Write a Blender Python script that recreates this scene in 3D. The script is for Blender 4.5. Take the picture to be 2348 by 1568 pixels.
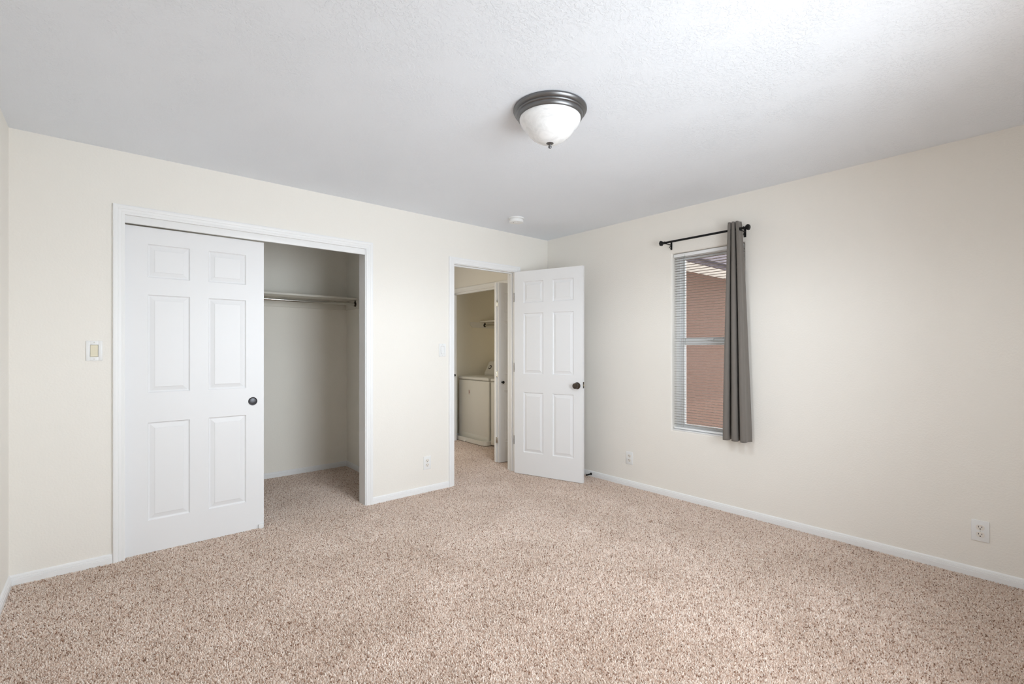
import bpy, bmesh, math, random
from mathutils import Vector, Matrix

for o in list(bpy.data.objects):
    bpy.data.objects.remove(o)
SC = bpy.context.scene
COL = SC.collection
R = math.radians
random.seed(7)

# ------------------------------------------------------------------ camera
cam_d = bpy.data.cameras.new('camera')
cam = bpy.data.objects.new('camera', cam_d)
COL.objects.link(cam)
cam.location = (-3.656, -3.651, 1.2646)
cam.rotation_euler = (R(90), 0, R(-40.756))
cam_d.sensor_fit = 'HORIZONTAL'
cam_d.sensor_width = 36.0
cam_d.lens = 36.0 * 1085.47 / 2348.0
cam_d.shift_y = 15.5 / 2348.0
cam_d.clip_start = 0.02
SC.camera = cam

# ------------------------------------------------------------------ view, world, lights
SC.view_settings.view_transform = 'Standard'
SC.view_settings.look = 'None'
SC.view_settings.gamma = 1.0
SC.view_settings.use_curve_mapping = False
SC.view_settings.exposure = 0.03
SC.cycles.use_denoising = True
SC.cycles.max_bounces = 7
SC.cycles.diffuse_bounces = 6
SC.cycles.use_adaptive_sampling = True
SC.cycles.adaptive_threshold = 0.1
SC.cycles.transparent_max_bounces = 16
SC.cycles.sample_clamp_indirect = 6.0

w = bpy.data.worlds.new('daylight')
SC.world = w
w.use_nodes = True
bg = w.node_tree.nodes['Background']
bg.inputs['Color'].default_value = (0.93, 0.96, 1.0, 1)
bg.inputs['Strength'].default_value = 3.4

def lamp(name, kind, loc, rot, energy, color, **kw):
    d = bpy.data.lights.new(name, kind)
    d.energy = energy
    d.color = color
    for k, v in kw.items():
        setattr(d, k, v)
    o = bpy.data.objects.new(name, d)
    COL.objects.link(o)
    o.location = loc
    o.rotation_euler = rot
    return o

# sun high over the back garden: lights the wing outside the right window
sun = lamp('sun', 'SUN', (3, -6, 9), (R(14), R(-4), 0), 4.0, (1.0, 0.95, 0.87), angle=R(0.6))
# daylight through the rear window (behind the camera)
lamp('daylight_rear_window', 'AREA', (-2.0, -4.03, 1.34), (R(90), 0, 0), 36.0, (0.83, 0.925, 1.0),
     shape='RECTANGLE', size=1.50, size_y=1.44, spread=R(124))
# added warm fill for hall and laundry, standing in a made-up doorway
lamp('added_hall_fill', 'AREA', (-1.46, 1.00, 1.20), (R(90), 0, R(-90)), 8.0, (1.0, 0.91, 0.73),
     shape='RECTANGLE', size=0.78, size_y=1.7)

# ------------------------------------------------------------------ materials
def lin(c):
    return tuple((v / 12.92 if v <= 0.04045 else ((v + 0.055) / 1.055) ** 2.4) for v in (x / 255.0 for x in c))

def mat(name, rgb, rough=0.6, metal=0.0, spec=0.4, **kw):
    m = bpy.data.materials.new(name)
    m.use_nodes = True
    nt = m.node_tree
    b = nt.nodes['Principled BSDF']
    b.inputs['Base Color'].default_value = (*lin(rgb), 1)
    b.inputs['Roughness'].default_value = rough
    b.inputs['Metallic'].default_value = metal
    b.inputs['Specular IOR Level'].default_value = spec
    for k, v in kw.items():
        b.inputs[k].default_value = v
    return m

def nodes(m):
    nt = m.node_tree
    return nt, nt.nodes['Principled BSDF']

def coords(nt, scale=(1, 1, 1)):
    tc = nt.nodes.new('ShaderNodeTexCoord')
    mp = nt.nodes.new('ShaderNodeMapping')
    mp.inputs['Scale'].default_value = scale
    nt.links.new(tc.outputs['Object'], mp.inputs['Vector'])
    return mp.outputs['Vector']

def noise(nt, vec, scale, detail=2.0, rough=0.5, dist=0.0):
    n = nt.nodes.new('ShaderNodeTexNoise')
    n.inputs['Scale'].default_value = scale
    n.inputs['Detail'].default_value = detail
    n.inputs['Roughness'].default_value = rough
    n.inputs['Distortion'].default_value = dist
    nt.links.new(vec, n.inputs['Vector'])
    return n.outputs['Fac']

def ramp(nt, fac, stops):
    r = nt.nodes.new('ShaderNodeValToRGB')
    e = r.color_ramp.elements
    while len(e) < len(stops):
        e.new(0.5)
    for k, (p, c) in enumerate(stops):
        e[k].position = p
        e[k].color = (*c, 1) if len(c) == 3 else c
    nt.links.new(fac, r.inputs['Fac'])
    return r.outputs['Color']

def bump(nt, b, h, strength, distance):
    n = nt.nodes.new('ShaderNodeBump')
    n.inputs['Strength'].default_value = strength
    n.inputs['Distance'].default_value = distance
    nt.links.new(h, n.inputs['Height'])
    nt.links.new(n.outputs['Normal'], b.inputs['Normal'])

def mathn(nt, op, a, b_):
    n = nt.nodes.new('ShaderNodeMath')
    n.operation = op
    for k, v in enumerate((a, b_)):
        if isinstance(v, (int, float)):
            n.inputs[k].default_value = v
        else:
            nt.links.new(v, n.inputs[k])
    return n.outputs[0]

def mixc(nt, fac, a, b_, mode='MIX'):
    n = nt.nodes.new('ShaderNodeMix')
    n.data_type = 'RGBA'
    n.blend_type = mode
    for sock, v in ((n.inputs[0], fac), (n.inputs[6], a), (n.inputs[7], b_)):
        if isinstance(v, (int, float)):
            sock.default_value = v
        elif isinstance(v, tuple):
            sock.default_value = (*v, 1)
        else:
            nt.links.new(v, sock)
    return n.outputs[2]

def G(v):
    return (v, v, v)

M = {}
# cream wall paint over an orange-peel texture
m = M['wall'] = mat('cream_wall_paint', (243, 239, 232), 0.62, spec=0.25)
nt, b = nodes(m)
v = coords(nt)
h = ramp(nt, noise(nt, v, 95, 3, 0.55), [(0.38, G(0)), (0.62, G(1))])
bump(nt, b, h, 0.32, 0.0013)
m = M['wall_lightened'] = mat('cream_wall_paint_lightened', (251, 247, 238), 0.62, spec=0.25)  # same cream paint, lightened in colour so the shaded closet looks brighter
nt, b = nodes(m)
v = coords(nt)
h = ramp(nt, noise(nt, v, 95, 3, 0.55), [(0.38, G(0)), (0.62, G(1))])
bump(nt, b, h, 0.32, 0.0013)
m = M['laundry_wall'] = mat('laundry_wall_paint', (247, 240, 222), 0.62, spec=0.25)
nt, b = nodes(m)
v = coords(nt)
h = ramp(nt, noise(nt, v, 95, 3, 0.55), [(0.38, G(0)), (0.62, G(1))])
bump(nt, b, h, 0.32, 0.0013)
# white ceiling paint over a knockdown texture
m = M['ceiling'] = mat('knockdown_ceiling_paint', (241, 245, 251), 0.75, spec=0.2)
nt, b = nodes(m)
v = coords(nt)
n1 = ramp(nt, noise(nt, v, 70, 5, 0.62, 0.25), [(0.49, G(0)), (0.56, G(1))])
n2 = noise(nt, v, 190, 2, 0.5)
patch = ramp(nt, noise(nt, v, 5.5, 2, 0.5), [(0.36, G(0.25)), (0.56, G(1))])
h = mathn(nt, 'MULTIPLY', mathn(nt, 'ADD', n1, mathn(nt, 'MULTIPLY', n2, 0.5)), patch)
bump(nt, b, h, 0.5, 0.002)
# white semi-gloss trim and doors
m = M['white'] = mat('white_trim_paint', (243, 243, 243), 0.38, spec=0.4)
m = M['door'] = mat('white_door_paint', (238, 238, 239), 0.42, spec=0.4)
nt, b = nodes(m)
v = coords(nt, (60, 60, 4))
h = noise(nt, v, 6.0, 4, 0.6, 0.6)
bump(nt, b, h, 0.05, 0.0006)
m = M['plastic'] = mat('white_plastic', (240, 240, 239), 0.35, spec=0.5)
m = M['ivory'] = mat('ivory_plastic', (232, 224, 200), 0.35, spec=0.5)
m = M['almond'] = mat('pale_receptacle_plastic', (236, 230, 222), 0.4, spec=0.5)
m = M['dark_slot'] = mat('dark_slot', (28, 24, 22), 0.6)
m = M['screw'] = mat('painted_screw', (206, 205, 200), 0.4, spec=0.5)
# metals
m = M['pewter'] = mat('brushed_pewter', (124, 124, 125), 0.38, 1.0)
m = M['pull'] = mat('dark_pewter', (84, 84, 87), 0.4, 1.0)
m = M['bronze'] = mat('dark_bronze', (92, 84, 76), 0.18, 1.0)
m = M['chrome'] = mat('steel', (214, 212, 206), 0.2, 1.0)
m = M['black_metal'] = mat('black_metal', (11, 11, 12), 0.45, 0.0, spec=0.35)
m = M['brass_bright'] = mat('bright_latch', (235, 228, 205), 0.2, 1.0)
# lamp glass: faintly swirled alabaster, lit by its bulbs
m = M['lamp_glass'] = mat('alabaster_glass', (250, 250, 250), 0.18, spec=0.5)
nt, b = nodes(m)
v = coords(nt, (1, 1, 1))
sw = noise(nt, v, 9, 4, 0.55, 2.2)
c = ramp(nt, sw, [(0.36, G(0.74)), (0.47, G(0.83)), (0.52, G(0.78)), (0.64, G(0.85))])
nt.links.new(c, b.inputs['Base Color'])
nt.links.new(c, b.inputs['Emission Color'])
b.inputs['Emission Strength'].default_value = 0.06
# curtain cloth
m = M['curtain'] = mat('taupe_curtain_cloth', (118, 112, 106), 0.7, spec=0.25)
nt, b = nodes(m)
b.inputs['Sheen Weight'].default_value = 0.25
v = coords(nt, (1, 1, 1))
h = noise(nt, v, 700, 2, 0.5)
bump(nt, b, h, 0.12, 0.0004)
# vinyl window, blinds, glass
M['vinyl'] = mat('white_vinyl', (244, 245, 246), 0.35, spec=0.5)
M['slat_shaded'] = mat('white_slat_shaded', (142, 133, 126), 0.4, spec=0.5)  # white slats and cords, backlit shade put into this darker colour
m = M['glass'] = bpy.data.materials.new('window_glass')
m.use_nodes = True
nt = m.node_tree
nt.nodes.remove(nt.nodes['Principled BSDF'])
tr = nt.nodes.new('ShaderNodeBsdfTransparent')
tr.inputs['Color'].default_value = (0.97, 0.985, 0.98, 1)
gl = nt.nodes.new('ShaderNodeBsdfGlossy')
gl.inputs['Roughness'].default_value = 0.02
fr = nt.nodes.new('ShaderNodeFresnel')
fr.inputs['IOR'].default_value = 1.35
mx = nt.nodes.new('ShaderNodeMixShader')
nt.links.new(fr.outputs[0], mx.inputs[0])
nt.links.new(tr.outputs[0], mx.inputs[1])
nt.links.new(gl.outputs[0], mx.inputs[2])
nt.links.new(mx.outputs[0], nt.nodes['Material Output'].inputs['Surface'])
# appliances, shelves
M['appliance'] = mat('white_appliance_enamel', (222, 219, 211), 0.28, spec=0.5)
M['pan'] = mat('white_drain_pan_plastic', (232, 230, 224), 0.4)
M['dial_ring'] = mat('dark_dial_ring', (40, 26, 36), 0.4)
M['shelf'] = mat('white_shelf_paint', (236, 232, 222), 0.5)
M['sticker'] = mat('pale_sticker', (206, 196, 186), 0.6)
M['sticker_mark'] = mat('sticker_mark', (120, 60, 54), 0.6)
# carpet: flecked cut pile
m = M['carpet'] = mat('beige_fleck_carpet', (205, 184, 168), 0.95, spec=0.05)
nt, b = nodes(m)
b.inputs['Sheen Weight'].default_value = 0.35
b.inputs['Sheen Roughness'].default_value = 0.6
v = coords(nt, (1, 1, 1))
dist = nt.nodes.new('ShaderNodeTexNoise')
dist.inputs['Scale'].default_value = 60
nt.links.new(v, dist.inputs['Vector'])
va = nt.nodes.new('ShaderNodeVectorMath')
va.operation = 'MULTIPLY_ADD'
va.inputs[1].default_value = (0.012, 0.012, 0)
nt.links.new(dist.outputs['Color'], va.inputs[0])
nt.links.new(v, va.inputs[2])
vv = va.outputs[0]
vo = nt.nodes.new('ShaderNodeTexVoronoi')
vo.inputs['Scale'].default_value = 170
nt.links.new(vv, vo.inputs['Vector'])
sep = nt.nodes.new('ShaderNodeSeparateColor')
nt.links.new(vo.outputs['Color'], sep.inputs[0])
tuft = ramp(nt, sep.outputs[0], [(0.0, lin((158, 130, 113))), (0.5, lin((206, 182, 166))), (1.0, lin((234, 215, 202)))])
fine = noise(nt, v, 330, 2, 0.6)
nt.links.new(tuft, b.inputs['Base Color'])
hh = mathn(nt, 'SUBTRACT', 1.0, mathn(nt, 'MULTIPLY', vo.outputs['Distance'], 1.1))
hh = mathn(nt, 'ADD', hh, mathn(nt, 'MULTIPLY', fine, 0.8))
bump(nt, b, hh, 0.7, 0.004)
m = M['pile'] = mat('carpet_pile_yarn', (220, 196, 180), 0.95, spec=0.05)
nt, b = nodes(m)
hi = nt.nodes.new('ShaderNodeHairInfo')
yarn = ramp(nt, hi.outputs['Random'], [(0.0, lin((142, 112, 93))), (0.07, lin((178, 149, 130))), (0.16, lin((228, 208, 194))), (0.6, lin((245, 231, 220))), (1.0, lin((254, 247, 240)))])
v = coords(nt)
big = noise(nt, v, 2.2, 3, 0.55, 0.4)
yarn = mixc(nt, 1.0, yarn, ramp(nt, big, [(0.30, lin((240, 236, 232))), (0.68, lin((255, 254, 253)))]), 'MULTIPLY')
nt.links.new(yarn, b.inputs['Base Color'])
# outside
m = M['stucco'] = mat('brown_stucco', (108, 86, 77), 0.9, spec=0.1)
nt, b = nodes(m)
v = coords(nt)
bump(nt, b, noise(nt, v, 60, 4, 0.6), 0.5, 0.006)
M['soffit'] = mat('white_soffit_paint', (240, 240, 240), 0.6)
m = M['shingle'] = mat('grey_purple_shingles', (106, 95, 101), 0.9, spec=0.1)
nt, b = nodes(m)
v = coords(nt)
br = nt.nodes.new('ShaderNodeTexBrick')
br.inputs['Scale'].default_value = 4
br.inputs['Color1'].default_value = (*lin((94, 86, 91)), 1)
br.inputs['Color2'].default_value = (*lin((80, 73, 78)), 1)
br.inputs['Mortar'].default_value = (*lin((60, 54, 58)), 1)
br.inputs['Mortar Size'].default_value = 0.012
nt.links.new(v, br.inputs['Vector'])
nt.links.new(br.outputs['Color'], b.inputs['Base Color'])
m = M['concrete'] = mat('patio_concrete', (196, 188, 180), 0.9, spec=0.1)
nt, b = nodes(m)
v = coords(nt)
nt.links.new(ramp(nt, noise(nt, v, 6, 5, 0.6), [(0.3, lin((184, 176, 168))), (0.7, lin((206, 199, 191)))]), b.inputs['Base Color'])
M['outer'] = mat('outer_wall_render', (196, 170, 150), 0.9, spec=0.1)

# ------------------------------------------------------------------ mesh helpers
class MB:
    def __init__(s):
        s.v = []
        s.f = []
        s.m = []
        s.cur = 0

    def add(s, verts, faces):
        k = len(s.v)
        s.v += [tuple(p) for p in verts]
        s.f += [tuple(i + k for i in f) for f in faces]
        s.m += [s.cur] * len(faces)
        return s

    def box(s, x0, x1, y0, y1, z0, z1):
        if x0 > x1: x0, x1 = x1, x0
        if y0 > y1: y0, y1 = y1, y0
        if z0 > z1: z0, z1 = z1, z0
        return s.add([(x0, y0, z0), (x1, y0, z0), (x1, y1, z0), (x0, y1, z0), (x0, y0, z1), (x1, y0, z1), (x1, y1, z1), (x0, y1, z1)],
                     [(0, 3, 2, 1), (4, 5, 6, 7), (0, 1, 5, 4), (1, 2, 6, 5), (2, 3, 7, 6), (3, 0, 4, 7)])

    def bbox(s, x0, x1, y0, y1, z0, z1, r=0.003, seg=2):
        """a box with rounded edges"""
        bm = bmesh.new()
        bmesh.ops.create_cube(bm, size=1.0)
        for q in bm.verts:
            q.co = Vector((x0 + (q.co.x + .5) * (x1 - x0), y0 + (q.co.y + .5) * (y1 - y0), z0 + (q.co.z + .5) * (z1 - z0)))
        bmesh.ops.bevel(bm, geom=list(bm.edges), offset=r, segments=seg, profile=0.5, affect='EDGES')
        bm.verts.index_update()
        s.add([q.co.copy() for q in bm.verts], [[q.index for q in f.verts] for f in bm.faces])
        bm.free()
        return s

    def lathe(s, prof, c=(0, 0, 0), axis='Z', seg=32, frame=None):
        """prof: (radius, height) pairs turned about an axis through c"""
        if frame is None:
            frame = {'Z': (Vector((1, 0, 0)), Vector((0, 1, 0)), Vector((0, 0, 1))),
                     'X': (Vector((0, 1, 0)), Vector((0, 0, 1)), Vector((1, 0, 0))),
                     'Y': (Vector((0, 0, 1)), Vector((1, 0, 0)), Vector((0, 1, 0)))}[axis]
        a, b_, n = frame
        c = Vector(c)
        vs, fs, rows = [], [], []
        for r, h in prof:
            if r < 1e-6:
                rows.append([len(vs)])
                vs.append(c + n * h)
            else:
                rows.append(list(range(len(vs), len(vs) + seg)))
                for k in range(seg):
                    t = 2 * math.pi * k / seg
                    vs.append(c + a * (r * math.cos(t)) + b_ * (r * math.sin(t)) + n * h)
        for p, q in zip(rows, rows[1:]):
            for k in range(seg):
                k2 = (k + 1) % seg
                if len(p) == 1 and len(q) == 1:
                    continue
                if len(p) == 1:
                    fs.append((p[0], q[k2], q[k]))
                elif len(q) == 1:
                    fs.append((p[k], p[k2], q[0]))
                else:
                    fs.append((p[k], p[k2], q[k2], q[k]))
        for row in (rows[0], rows[-1]):
            if len(row) > 1:
                fs.append(tuple(row))
        return s.add(vs, fs)

    def tube(s, pts, r, seg=12):
        pts = [Vector(p) for p in pts]
        vs, fs = [], []
        prev = None
        for k, p in enumerate(pts):
            d = (pts[min(k + 1, len(pts) - 1)] - pts[max(k - 1, 0)]).normalized()
            ref = prev if prev is not None else (Vector((0, 0, 1)) if abs(d.z) < 0.9 else Vector((1, 0, 0)))
            a = (ref - d * ref.dot(d)).normalized()
            b_ = d.cross(a)
            prev = a
            for j in range(seg):
                t = 2 * math.pi * j / seg
                vs.append(p + (a * math.cos(t) + b_ * math.sin(t)) * r)
        for k in range(len(pts) - 1):
            for j in range(seg):
                j2 = (j + 1) % seg
                fs.append((k * seg + j, k * seg + j2, (k + 1) * seg + j2, (k + 1) * seg + j))
        fs.append(tuple(range(seg - 1, -1, -1)))
        fs.append(tuple((len(pts) - 1) * seg + j for j in range(seg)))
        return s.add(vs, fs)

    def prism(s, poly, fn, t0, t1):
        """poly of 2-D points swept from t0 to t1; fn(u, v, t) -> point"""
        n = len(poly)
        vs = [fn(u, v_, t0) for u, v_ in poly] + [fn(u, v_, t1) for u, v_ in poly]
        fs = [tuple(range(n - 1, -1, -1)), tuple(range(n, 2 * n))]
        for k in range(n):
            k2 = (k + 1) % n
            fs.append((k, k2, n + k2, n + k))
        return s.add(vs, fs)

    def build(s, name, material, parent=None, loc=(0, 0, 0), smooth=None, origin=(0, 0, 0)):
        me = bpy.data.meshes.new(name)
        o3 = Vector(origin)
        me.from_pydata([Vector(p) - o3 for p in s.v], [], s.f)
        for mm in (material if isinstance(material, (list, tuple)) else [material]):
            me.materials.append(mm)
        bm = bmesh.new()
        bm.from_mesh(me)
        for f, k in zip(bm.faces, s.m):
            f.material_index = k
        bmesh.ops.recalc_face_normals(bm, faces=bm.faces)
        bm.to_mesh(me)
        bm.free()
        if smooth is not None:
            me.polygons.foreach_set('use_smooth', [True] * len(me.polygons))
            me.set_sharp_from_angle(angle=R(smooth))
        me.update()
        o = bpy.data.objects.new(name, me)
        COL.objects.link(o)
        if parent is not None:
            o.parent = parent
        o.location = loc if parent is not None else Vector(loc) + o3
        return o

def empty(name, loc, rz=0.0):
    o = bpy.data.objects.new(name, None)
    COL.objects.link(o)
    o.location = loc
    o.rotation_euler = (0, 0, rz)
    o.empty_display_size = 0.1
    return o

def tag(o, label, cat, group=None, kind=None):
    o['label'] = label
    o['category'] = cat
    if group:
        o['group'] = group
    if kind:
        o['kind'] = kind
    return o

def copy_tree(o, parent=None):
    c = o.copy()
    COL.objects.link(c)
    if parent is not None:
        c.parent = parent
    for ch in [x for x in bpy.data.objects if x.parent == o]:
        copy_tree(ch, c)
    return c

def wall(name, axis, u0, u1, t0, t1, openings, label, mats='wall', z0=0.0, z1=2.50):
    """a wall with real openings. axis 'y': runs along x, thickness y t0..t1; axis 'x': runs along y, thickness x t0..t1"""
    us = sorted({u0, u1, *[o[0] for o in openings], *[o[1] for o in openings]})
    zs = sorted({z0, z1, *[o[2] for o in openings], *[o[3] for o in openings]})
    P = (lambda u, t, z: (u, t, z)) if axis == 'y' else (lambda u, t, z: (t, u, z))

    def solid(i, j):
        if i < 0 or j < 0 or i >= len(us) - 1 or j >= len(zs) - 1:
            return False
        uc, zc = (us[i] + us[i + 1]) / 2, (zs[j] + zs[j + 1]) / 2
        return not any(o[0] < uc < o[1] and o[2] < zc < o[3] for o in openings)
    mb = MB()
    for i in range(len(us) - 1):
        for j in range(len(zs) - 1):
            if not solid(i, j):
                continue
            a, b_, c, d = us[i], us[i + 1], zs[j], zs[j + 1]
            mb.add([P(a, t0, c), P(b_, t0, c), P(b_, t0, d), P(a, t0, d)], [(0, 1, 2, 3)])
            mb.add([P(a, t1, c), P(b_, t1, c), P(b_, t1, d), P(a, t1, d)], [(3, 2, 1, 0)])
            if not solid(i - 1, j): mb.add([P(a, t0, c), P(a, t1, c), P(a, t1, d), P(a, t0, d)], [(0, 1, 2, 3)])
            if not solid(i + 1, j): mb.add([P(b_, t0, c), P(b_, t1, c), P(b_, t1, d), P(b_, t0, d)], [(0, 1, 2, 3)])
            if not solid(i, j - 1): mb.add([P(a, t0, c), P(b_, t0, c), P(b_, t1, c), P(a, t1, c)], [(0, 1, 2, 3)])
            if not solid(i, j + 1): mb.add([P(a, t0, d), P(b_, t0, d), P(b_, t1, d), P(a, t1, d)], [(0, 1, 2, 3)])
    me_o = mb.build(name, M[mats])
    bm = bmesh.new()
    bm.from_mesh(me_o.data)
    bmesh.ops.remove_doubles(bm, verts=bm.verts, dist=1e-5)
    bmesh.ops.recalc_face_normals(bm, faces=bm.faces)
    bm.to_mesh(me_o.data)
    bm.free()
    return tag(me_o, label, 'wall', kind='structure')

# ------------------------------------------------------------------ room shell
XL, YR, H = -4.04, -3.95, 2.44
CX0, CX1, CZ = -3.565, -2.062, 2.065        # closet opening
EX0, EX1, EZ = -1.217, -0.463, 2.050        # entry opening
WY0, WY1, WZ0, WZ1 = -2.09, -1.49, 0.575, 2.07   # right window
TW = 0.115
CB, CR, CLF = 1.38, -1.672, -3.95           # closet back / right / left
HL = -1.40                                   # hall left wall
LB, LF, LN = 0.88, 2.00, 0.20               # laundry back x, far y, near y
LO0, LO1, LOZ = 0.30, 1.94, 2.03            # laundry opening

fl = MB()
for x0, x1, y0, y1 in ((XL, 0.0, YR, 0.0), (CX0, CX1, 0.0, TW), (CLF, CR, TW, CB), (EX0, EX1, 0.0, TW), (HL, 0.0, TW, 3.0), (0.0, LB, LN, LF)):
    fl.add([(x0, y0, 0), (x1, y0, 0), (x1, y1, 0), (x0, y1, 0)], [(0, 1, 2, 3)])
fl = fl.build('floor', M['carpet'])
fl.data.flip_normals() if fl.data.polygons[0].normal.z < 0 else None
tag(fl, 'beige flecked carpet floor running through room, closet and hall', 'floor', kind='structure')
# the cut pile itself: one short leaning strand of yarn per tuft
import numpy as np
rng = np.random.default_rng(11)
SP = 0.0056
roots = []
for x0, x1, y0, y1 in ((XL, -0.008, YR, -0.0), (CX0, CX1, 0.0, TW), (CLF, CR, TW, CB), (EX0, EX1, 0.0, TW), (HL, 0.04, TW, 2.3)):
    nx, ny = max(1, int((x1 - x0) / SP)), max(1, int((y1 - y0) / SP))
    gx, gy = np.meshgrid(x0 + (np.arange(nx) + .5) * (x1 - x0) / nx, y0 + (np.arange(ny) + .5) * (y1 - y0) / ny)
    p = np.stack([gx.ravel(), gy.ravel()], 1)
    p += rng.uniform(-0.5, 0.5, p.shape) * SP * 0.95
    roots.append(p)
roots = np.concatenate(roots)
n_t = len(roots)
ang = rng.uniform(0, 2 * math.pi, n_t)
lean = np.tan(np.radians(rng.uniform(0, 42, n_t)))
hgt = rng.uniform(0.0045, 0.0085, n_t)
pos = np.zeros((n_t, 2, 3), np.float32)
pos[:, 0, :2] = roots
pos[:, 0, 2] = -0.0005
pos[:, 1, 0] = roots[:, 0] + np.cos(ang) * lean * hgt
pos[:, 1, 1] = roots[:, 1] + np.sin(ang) * lean * hgt
pos[:, 1, 2] = hgt
hc = bpy.data.hair_curves.new('carpet_pile')
hc.add_curves([2] * n_t)
hc.attributes['position'].data.foreach_set('vector', pos.ravel())
rad = hc.attributes.get('radius') or hc.attributes.new('radius', 'FLOAT', 'POINT')
rr_ = np.zeros((n_t, 2), np.float32)
rr_[:, 0] = rng.uniform(0.0019, 0.0027, n_t)
rr_[:, 1] = rr_[:, 0] * 0.72
rad.data.foreach_set('value', rr_.ravel())
hc.materials.append(M['pile'])
pile = bpy.data.objects.new('carpet_pile', hc)
COL.objects.link(pile)
pile.parent = fl
pile['kind'] = 'stuff'
SC.cycles_curves.shape = 'RIBBONS'
ce = MB().box(-4.3, 0.95, -4.2, 3.3, H, H + 0.06).build('ceiling', M['ceiling'])
tag(ce, 'white knockdown textured ceiling overhead', 'ceiling', kind='structure')

wall('wall_back', 'y', XL - 0.12, 0.0, 0.0, TW, [(CX0, CX1, 0, CZ), (EX0, EX1, 0, EZ)],
     'cream wall with the closet opening and the doorway to the hall')
wr = wall('wall_right', 'x', YR - 0.15, TW, 0.0, 0.16, [(WY0, WY1, WZ0, WZ1)],
          'cream wall holding the narrow window and the grey curtain')
bv = wr.modifiers.new('bullnose', 'BEVEL')
bv.width = 0.012
bv.segments = 4
bv.limit_method = 'ANGLE'
bv.angle_limit = R(40)
wall('wall_left', 'x', YR - 0.15, 0.0, XL - 0.12, XL, [], 'cream wall sliver at the left edge of the view')
wall('wall_rear', 'y', XL, 0.0, YR - 0.15, YR, [(-2.75, -1.25, 0.60, 2.07)], 'cream wall with a wide window, behind the viewer')
wall('wall_closet_back', 'y', CLF - 0.1, CR + 0.1, CB, CB + 0.1, [], 'cream back wall inside the closet behind the shelf', mats='wall_lightened')
wall('wall_closet_right', 'x', TW, CB, CR, CR + 0.1, [], 'narrow cream side wall inside the closet beside the rod socket', mats='wall_lightened')
wall('wall_closet_left', 'x', TW, CB, CLF - 0.1, CLF, [], 'cream side wall inside the closet behind the sliding door', mats='wall_lightened')
wall('wall_hall_left', 'x', TW, 3.0, HL - 0.1, HL, [(0.60, 1.40, 0, 2.03)], 'cream hall wall opposite the laundry closet')  # doorway made up to hold the added hall fill
wall('wall_hall_end', 'y', HL, 0.0, 3.0, 3.1, [], 'cream wall at the far end of the hall')
wall('wall_hall_right', 'x', TW, 3.0, 0.0, TW, [(LO0, LO1, 0, LOZ + 0.02)], 'cream hall wall above and around the laundry closet opening')
wall('wall_laundry_back', 'x', LN - 0.1, LF + 0.1, LB, LB + 0.1, [], 'cream back wall of the laundry closet', mats='laundry_wall')
wall('wall_laundry_far', 'y', TW, LB, LF, LF + 0.1, [], 'cream laundry closet wall carrying the shelf cleat', mats='laundry_wall')
wall('wall_laundry_near', 'y', TW, LB, LN - 0.085, LN, [], 'cream laundry closet wall behind the near folded door', mats='laundry_wall')

# ------------------------------------------------------------------ trim
CAS = [(0, 0), (0, .009), (.003, .011), (.013, .0112), (.015, .0104), (.017, .0117), (.030, .0133), (.0315, .0127), (.0335, .0147), (.043, .0172), (.051, .0175), (.056, .0150), (.057, 0)]

def casing(name, P, a0, a1, zt, label):
    """mitred casing round an opening; P(u, t, z) maps to the room"""
    mb = MB()
    n = len(CAS)
    vs = []
    for wd, t in CAS:
        vs += [P(a0 - wd, t, 0), P(a0 - wd, t, zt + wd), P(a1 + wd, t, zt + wd), P(a1 + wd, t, 0)]
    fs = []
    for k in range(n - 1):
        for j in range(3):
            fs.append((k * 4 + j, k * 4 + j + 1, (k + 1) * 4 + j + 1, (k + 1) * 4 + j))
    fs.append(tuple(k * 4 for k in range(n)))
    fs.append(tuple(k * 4 + 3 for k in range(n)))
    mb.add(vs, fs)
    o = mb.build(name, M['white'])
    return tag(o, label, 'trim', kind='structure')

PB = lambda u, t, z: (u, -t, z)
t1 = casing('trim_1', PB, CX0 + 0.004, CX1, CZ, 'white moulded casing framing the closet opening')
jb = MB()
jb.box(CX0 - 0.001, CX0 + 0.004, 0.0, TW, 0, CZ)
jb.box(CX1 - 0.006, CX1 + 0.001, 0.0, TW, 0, CZ)
jb.box(CX0 + 0.004, CX1 - 0.006, 0.02, TW, CZ - 0.012, CZ + 0.001)
jb.build('jamb', M['white'], t1)
MB().bbox(CX0 + 0.004, CX1 - 0.006, 0.001, 0.019, 2.020, CZ, 0.0015).build('fascia', M['white'], t1, smooth=30)
tr_ = MB()
tr_.box(CX0 + 0.01, CX1 - 0.01, 0.026, 0.100, 2.040, 2.052)
tr_.build('track', M['chrome'], t1)

t2 = casing('trim_2', PB, EX0, EX1, EZ, 'white moulded casing framing the doorway to the hall')
jb = MB()
jb.box(EX0 - 0.001, EX0 + 0.005, 0.0, TW, 0, EZ)
jb.box(EX1 - 0.005, EX1 + 0.001, 0.0, TW, 0, EZ)
jb.box(EX0 + 0.005, EX1 - 0.005, 0.0, TW, EZ - 0.005, EZ + 0.001)
jb.build('jamb', M['white'], t2)
st = MB()
st.bbox(EX0 + 0.005, EX0 + 0.015, 0.040, 0.074, 0, EZ - 0.005, 0.002)
st.bbox(EX1 - 0.015, EX1 - 0.005, 0.040, 0.074, 0, EZ - 0.005, 0.002)
st.bbox(EX0 + 0.015, EX1 - 0.015, 0.040, 0.074, EZ - 0.015, EZ - 0.005, 0.002)
st.build('door_stop_moulding', M['white'], t2, smooth=30)
PBh = lambda u, t, z: (u, TW + t, z)
casing('trim_3', PBh, EX0, EX1, EZ, 'white casing on the hall side of the doorway')
PL = lambda u, t, z: (-t, u, z)
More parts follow.
